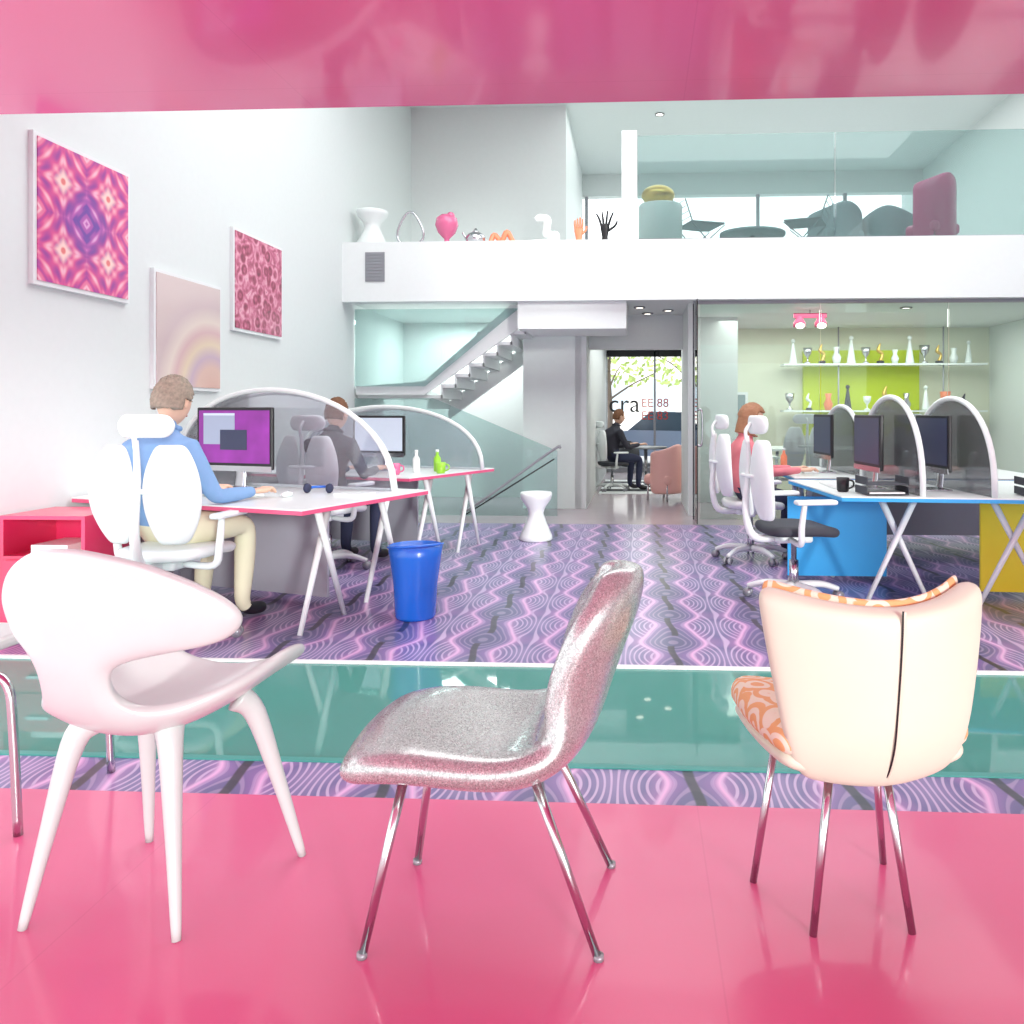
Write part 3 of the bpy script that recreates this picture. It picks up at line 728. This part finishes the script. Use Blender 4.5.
cb=group('pink_cabinet',(-3.1,4.2,0))
H=M['hot']
bx('side',-0.23,-0.21,-0.2,0.2,0,0.66,H,cb);bx('side',0.21,0.23,-0.2,0.2,0,0.66,H,cb);bx('back',-0.21,0.21,0.18,0.2,0,0.66,H,cb)
for z in(0.02,0.23,0.43,0.64): bx('shelf',-0.21,0.21,-0.2,0.18,z,z+0.02,H,cb)
bx('drawer_front',-0.2,0.2,-0.215,-0.2,0.25,0.43,H,cb); bx('drawer_handle',-0.06,0.06,-0.235,-0.215,0.36,0.375,M['silver'],cb)
bx('drawer_front',-0.2,0.2,-0.215,-0.2,0.05,0.23,H,cb); bx('drawer_handle',-0.06,0.06,-0.235,-0.215,0.15,0.165,M['silver'],cb)
bx('folder',-0.1,0.1,-0.15,0.1,0.45,0.50,M['white'],cb)
bn=group('waste_bin',(-1.31,4.62,0))
lathe('bucket',[(0.11,0),(0.118,0.015),(0.128,0.2),(0.15,0.36),(0.158,0.42),(0.150,0.425),(0.142,0.36),(0.12,0.2),(0.108,0.02),(0,0.02)],M['blue'],bn)
tube('lip',[(0.158*math.cos(a*math.pi/8),0.158*math.sin(a*math.pi/8),0.42+0.02*math.cos(a*math.pi/8+1)) for a in range(16)],0.007,M['blue'],bn,cyclic=True,sub=2)
def hour(loc,z,h,r,m,name='hourglass_stool'):
    g=group(name,(loc[0],loc[1],z))
    lathe('body',[(r*0.92,0),(r,0.01*h/0.4),(r*0.97,h*0.10),(r*0.62,h*0.38),(r*0.45,h*0.56),(r*0.55,h*0.68),(r*0.9,h*0.85),(r*0.98,h*0.95),(r*0.93,h),(r*0.8,h*0.985),(0,h*0.93)],m,g)
hour((-0.97,7.46),0,0.45,0.155,M['white'])
def armchair(loc,rz,m,name='armchair',s=1.0,z=0,hh=0.62):
    g=group(name,(loc[0],loc[1],z),rz,s)
    box('seat',(0,0.02,0.32),(0.5,0.5,0.16),m,g,bev=0.06)
    rows=[]
    for v in(0,0.3,0.6,0.85,1): rows.append([(0.3*math.sin(a),0.05-0.3*math.cos(a),0.1+ (hh-0.14*abs(math.sin(a)))*v) for a in[math.radians(q) for q in(-95,-65,-35,0,35,65,95)]])
    surf('back_shell',rows,0.07,m,g)
    for sx in(-0.2,0.2):
        for sy in(-0.18,0.2): tube('leg',[(sx,sy,0),(sx,sy,0.26)],0.015,M['silver'],g,sub=1)
armchair((0.36,11.0),50,M['salmon'],s=0.88,hh=0.8)
person('seated_man',(-0.42,12.2),-60,M['shirtdark'],M['jeans'],M['hairb'],s=0.95,lean=0.05)
task_chair((-0.42,12.2),-60,M['dark'],s=0.9)
tb=group('side_table',(0.1,13.2,0)); lathe('top',[(0.35,0.60),(0.35,0.63),(0,0.63)],M['grey'],tb); tube('pedestal',[(0,0,0),(0,0,0.6)],0.03,M['silver'],tb,sub=1); lathe('foot',[(0.22,0),(0.2,0.02),(0,0.025)],M['silver'],tb)
rug=group('striped_rug',(-0.05,12.9,0))
for i in range(7): bx('stripe',-0.55,0.55,-1.2+i*0.34,-1.2+i*0.34+0.34,0.0,0.008,M['dark'] if i%2 else M['canvas'],rug)
# street outside
bx('street_ground',-9,9,16.2,40,-0.3,-0.05,M['asphalt'])
fb=group('street_building',(0,34,0)); bx('facade',-14,14,0,0.5,-0.1,5,M['brick'],fb)
for i in range(8): bx('facade_window',-7.5+i*2,-6.5+i*2,-0.03,0,1.2,2.6,M['facwin'],fb)
def tree(x,y):
    g=group('street_tree',(x,y,-0.1)); tube('trunk',[(0,0,0),(0.05,0,1.2),(0,0.05,2.4),(0.1,0,3.4)],[0.09,0.07,0.06,0.03],M['bark'],g)
    V=[];F=[]
    for i in range(480):
        a=random.uniform(0,6.28);r=2.0*random.uniform(0,1)**0.6;zz=random.uniform(2.0,4.2); c=Vector((r*math.cos(a),r*math.sin(a),zz)); d=Vector((random.uniform(-1,1),random.uniform(-1,1),random.uniform(-1,1))).normalized()*0.10; e=d.orthogonal().normalized()*0.06
        n=len(V); V+=[c-d,c+e,c+d,c-e]; F.append((n,n+1,n+2,n+3))
    mkobj('foliage',V,F,M['leaf'],g,False)
    for k in range(6): tube('branch',[(0,0,1.6+k*0.25),(0.6*math.cos(k*1.3),0.6*math.sin(k*1.3),2.0+k*0.3),(1.2*math.cos(k*1.3),1.2*math.sin(k*1.3),2.3+k*0.3)],[0.03,0.02,0.01],M['bark'],g)
tree(-0.8,20.5); tree(1.4,21.5)
car=group('car',(1.0,19.0,-0.05))
plate_xz('body_panel',[(-2,0.25),(2,0.25),(2.05,0.6),(1.9,0.72),(1.1,0.80),(-1.2,0.84),(-1.9,0.74),(-2.05,0.6)],-0.8,0.8,M['carred'],car)
plate_xz('cabin',[(-1.3,0.80),(1.05,0.78),(0.5,1.24),(-0.75,1.26)],-0.7,0.7,M['carglass'],car)
for wx in(-1.3,1.3):
    for wy in(-0.82,0.68): tube('wheel',[(wx,wy,0.3),(wx,wy+0.14,0.3)],0.3,M['black'],car,sub=1,seg=20)
def text(name,s,loc,size,m):
    cu=bpy.data.curves.new(name,'FONT'); cu.body=s; cu.size=size; cu.extrude=0.004
    o=bpy.data.objects.new('t',cu); COL.objects.link(o)
    dg=bpy.context.evaluated_depsgraph_get(); dg.update(); me=bpy.data.meshes.new_from_object(o.evaluated_get(dg)); bpy.data.objects.remove(o)
    q=bpy.data.objects.new(name,me); COL.objects.link(q); me.materials.clear(); me.materials.append(m); q.location=loc; q.rotation_euler=(math.radians(90),0,0)
    return q
text('window_lettering','cra',(-0.62,15.85,1.2),0.5,M['black'])
text('window_lettering','EE 88',(0.03,15.85,1.30),0.24,M['red'])
text('window_lettering','EE 83',(0.03,15.85,1.05),0.24,M['red'])
# meeting room
bx('wall_panel_lime',2.45,4.15,12.12,12.2,0.85,2.12,M['lime'])
sh=group('display_shelf',(0,11.9,0))
for z in(1.88,1.20): bx('board',2.1,5.0,-0.12,0.2,z,z+0.025,M['trim'],sh)
for x in(2.9,4.4): tube('upright',[(x,-0.05,0),(x,-0.05,2.44)],0.012,M['grey'],sh,sub=1)
def trophy(x,z,k,m,s=1.0):
    g=group('trophy',(x,11.88,z),0,s)
    if k==0: lathe('cup',[(0.05,0),(0.05,0.02),(0.012,0.04),(0.015,0.1),(0.06,0.16),(0.07,0.25),(0.06,0.25),(0,0.15)],m,g)
    elif k==1:
        lathe('cone',[(0.06,0),(0.055,0.02),(0.015,0.3),(0,0.31)],m,g); ell('ball',(0,0,0.33),(0.03,0.03,0.03),m,g)
    elif k==2: lathe('vase',[(0.04,0),(0.06,0.08),(0.03,0.15),(0.045,0.22),(0.035,0.22),(0,0.1)],m,g)
    else:
        box('plinth',(0,0,0.02),(0.09,0.09,0.04),M['dark'],g,bev=0.005); tube('figure',[(0,0,0.04),(0.03,0,0.14),(-0.03,0,0.2),(0,0,0.3)],[0.03,0.02,0.03,0.008],m,g)
mm=[M['white'],M['silver'],M['gold'],M['white'],M['dark'],M['orange']]
for i in range(13): trophy(2.25+i*0.21,1.906,(i*7+1)%4,mm[(i*5)%4],random.uniform(0.7,1.25))
for i in range(10): trophy(2.2+i*0.28,1.226,(i*3)%4,mm[(i*5+1)%6],random.uniform(0.7,1.2))
sp=group('spot_lamp',(2.1,10.0,2.30))
bx('bar',-0.2,0.2,-0.02,0.02,0.06,0.12,M['deskedge'],sp)
tube('ceiling_rod',[(0,0,0.1),(0,0,0.16)],0.01,M['silver'],sp,sub=1)
for s in(-1,1): lathe('lamp_head',[(0.03,0.08),(0.075,0.0),(0.075,-0.05),(0.0,-0.05)],M['deskedge'],sp,(s*0.13,0,0)); ell('bulb',(s*0.13,-0.05,-0.04),(0.055,0.055,0.035),M['lamp'],sp)
pf=group('framed_photo',(1.35,12.19,1.2)); bx('frame',-0.28,0.28,-0.03,0,-0.3,0.3,M['canvas'],pf); bx('print',-0.24,0.24,-0.036,-0.03,-0.26,0.26,M['paleblue'],pf)
mt=group('meeting_table',(2.75,10.6,0)); box('top',(0,0,0.72),(2.4,0.9,0.03),M['white'],mt,bev=0.01)
for sx in(-1,1):
    for sy in(-0.35,0.35): tube('leg',[(sx*1.05,sy,0),(sx*1.0,sy*0.9,0.71)],0.02,M['silver'],mt,sub=1)
task_chair((1.9,9.75),10); task_chair((3.2,9.75),-10)
for i,(x,y,z) in enumerate(((0.0,9.6,ZS+0.015),(0.1,10.2,ZS+0.015),(0.0,13,ZS+0.015),(0.35,9.9,ZS+0.015),(3.2,9.8,ZS+0.015),(0.3,12,ZC-0.005),(1.6,10.5,ZC-0.005),(-0.2,10.5,ZC-0.005))):
    g=group('ceiling_downlight',(x,y,z)); lathe('ring',[(0.07,0),(0.07,-0.012),(0.05,-0.012),(0.05,0)],M['grey'],g); lathe('lens',[(0.05,-0.002),(0.05,-0.006),(0,-0.006)],M['lamp'],g)

# ---------------------------------------------------------------- mezzanine ledge objects
YO=9.2
bx('trim_ledge',XL,-0.25,YF+0.01,9.45,3.05,3.11,M['trim']); ZL=3.11
hour((-3.12,YO),ZL,0.44,0.19,M['white'],'hourglass_stool')
rg=group('loop_sculpture',(-2.67,YO,ZL))
tube('loop',[(0.0,0,0.015),(0.13,0,0.08),(0.15,0,0.2),(0.07,0,0.37),(0.0,0,0.42),(-0.07,0,0.37),(-0.15,0,0.2),(-0.13,0,0.08)],0.016,M['silver'],rg,cyclic=True)
lathe('foot',[(0.08,0),(0.07,0.02),(0,0.02)],M['silver'],rg)
gb=group('magenta_vase',(-2.24,YO,ZL))
lathe('body',[(0.08,0),(0.085,0.02),(0.03,0.06),(0.03,0.1),(0.1,0.17),(0.135,0.26),(0.12,0.34),(0.07,0.38),(0.06,0.38),(0,0.34)],M['magenta'],gb)
ell('knob',(0.05,-0.02,0.36),(0.05,0.05,0.05),M['magenta'],gb)
sv=group('silver_kettle',(-1.9,YO,ZL)); ell('body',(0,0,0.09),(0.12,0.12,0.09),M['silver'],sv); tube('spout',[(-0.1,0,0.1),(-0.14,0,0.15),(-0.15,0,0.18)],[0.02,0.014,0.01],M['silver'],sv); lathe('lid',[(0.05,0.17),(0.03,0.19),(0.01,0.22),(0,0.22)],M['silver'],sv)
cr=group('coral_sculpture',(-1.57,YO,ZL)); tube('knot',[(-0.16,0,0.03),(-0.12,0.03,0.15),(-0.03,0,0.07),(0.04,-0.03,0.17),(0.1,0.02,0.07),(0.17,0,0.03)],0.03,M['orange'],cr); tube('knot_low',[(-0.16,0,0.03),(0,0.04,0.03),(0.17,0,0.03)],0.028,M['orange'],cr)
sw=group('white_model_chair',(-1.1,YO,ZL)); tube('ribbon',[(-0.17,0,0.045),(0.0,0,0.045),(0.13,0,0.07),(0.08,0,0.13),(0.02,0,0.15),(0.03,0,0.22),(0.03,0,0.31),(-0.05,0,0.33),(-0.1,0,0.31)],[0.035,0.045,0.05,0.05,0.045,0.045,0.05,0.05,0.035],M['white'],sw); ell('ball',(0.12,0,0.12),(0.06,0.06,0.06),M['white'],sw)
def hand_sculpt(x,m,h,spread):
    g=group('hand_sculpture',(x,YO,ZL)); tube('wrist',[(0,0,0),(0,0,h*0.25),(0,0,h*0.5),(0,0,h*0.6)],[0.05,0.035,0.055,0.05],m,g,flat=0.5)
    for k in range(4):
        o=(k-1.5); tube('finger',[(o*0.024,0,h*0.52),(o*0.03+o*spread*0.4,0,h*0.75),(o*0.03+o*spread,0,h*(0.98-0.05*abs(o-0.4)))],[0.015,0.013,0.009],m,g)
    tube('thumb',[(0.04,0,h*0.42),(0.08+spread,0,h*0.55),(0.09+spread*1.5,0,h*0.68)],[0.016,0.014,0.01],m,g)
hand_sculpt(-0.7,M['orange'],0.34,0.0); hand_sculpt(-0.4,M['black'],0.42,0.035)
ZM=3.05
pt=group('pedestal',(0.25,9.6,ZM)); lathe('column',[(0.26,0),(0.26,0.6),(0.25,0.62),(0,0.62)],M['white'],pt)
gl=group('gold_dome_lamp',(0.22,9.6,ZM+0.62)); ell('dome',(0,0,0.12),(0.2,0.2,0.12),M['gold'],gl); lathe('base',[(0.1,0),(0.08,0.03),(0,0.03)],M['gold'],gl)
armchair((2.5,10.4),20,M['paleblue'],'lounge_chair',1.15,ZM); armchair((3.2,10.5),-20,M['paleblue'],'lounge_chair',1.1,ZM); armchair((3.45,9.6),30,M['magenta'],'lounge_chair',0.9,ZM,hh=0.95)
mt=group('round_table',(1.45,10.4,ZM)); lathe('top',[(0.42,0.42),(0.42,0.45),(0,0.45)],M['paleblue'],mt); tube('pedestal',[(0,0,0),(0,0,0.42)],0.03,M['silver'],mt,sub=1); lathe('foot',[(0.25,0),(0.2,0.02),(0,0.03)],M['silver'],mt)
def wirechair(x,y,rz):
    g=group('wire_chair',(x,y,ZM),rz)
    for sx in(-0.22,0.22): tube('frame',[(sx,0.2,0),(sx,-0.2,0.42),(sx,-0.3,0.7)],0.008,M['paleblue'],g,sub=1); tube('frame',[(sx,-0.25,0),(sx,0.22,0.42),(sx,-0.2,0.44)],0.008,M['paleblue'],g,sub=1)
    box('seat',(0,0,0.44),(0.46,0.44,0.02),M['paleblue'],g,bev=0.01)
    for k in range(4): tube('back_wire',[(-0.2,-0.22-0.03*k,0.5+0.06*k),(0.2,-0.22-0.03*k,0.5+0.06*k)],0.004,M['paleblue'],g,sub=1)
wirechair(0.75,9.9,-70); wirechair(2.0,9.8,70)

# ---------------------------------------------------------------- lights, world, camera
w=bpy.data.worlds.new('World'); sc.world=w; w.use_nodes=True
bg=w.node_tree.nodes['Background']; bg.inputs[0].default_value=(0.93,0.975,1.0,1); bg.inputs[1].default_value=2.6
def area(name,loc,rot,sx,sy,p,c=(0.97,1,0.985)):
    l=bpy.data.lights.new(name,'AREA'); l.shape='RECTANGLE'; l.size=sx; l.size_y=sy; l.energy=p; l.color=c
    o=bpy.data.objects.new(name,l); COL.objects.link(o); o.location=loc; o.rotation_euler=[math.radians(a) for a in rot]; return o
area('fill_light_void',(0.8,6.0,ZC-0.05),(0,0,0),7.0,4.5,370)  # added fill lamp for the void, not an actual ceiling fitting
area('fill_light_mezzanine',(1.8,11.5,ZC-0.05),(0,0,0),5.5,4,95)  # fill lamp added to brighten the mezzanine
area('fill_light_meeting',(2.8,10.6,ZS-0.03),(0,0,0),3.5,2,75,(1,0.99,0.93))  # extra fill lamp, added to brighten the meeting room
area('ceiling_light_corridor',(0,12.5,ZS-0.03),(0,0,0),0.9,4,34)
area('fill_light_stair',(-2.3,10.6,ZS-0.03),(0,0,0),1.2,0.5,34)  # added fill lamp lifting the dark stair and pier
area('fill_light_front',(0.9,-2.4,1.25),(90,0,180),8.0,2.2,230,(0.94,1,1))  # fill lamp added behind the camera for neutral light
sun=bpy.data.lights.new('sun','SUN'); sun.energy=2.5; sun.angle=math.radians(7); sun.color=(0.98,1,0.96)
so=bpy.data.objects.new('sun',sun); COL.objects.link(so)
so.rotation_euler=Vector((-0.50,0.84,-0.13)).to_track_quat('-Z','Y').to_euler()
cam=bpy.data.cameras.new('camera'); co=bpy.data.objects.new('camera',cam); COL.objects.link(co)
co.location=(0,0,1.2); co.rotation_euler=(math.radians(90),0,math.asin(0.052))
cam.sensor_width=36; cam.lens=36*800/1024; cam.shift_x=-86/1024; cam.shift_y=-100/1024
sc.camera=co
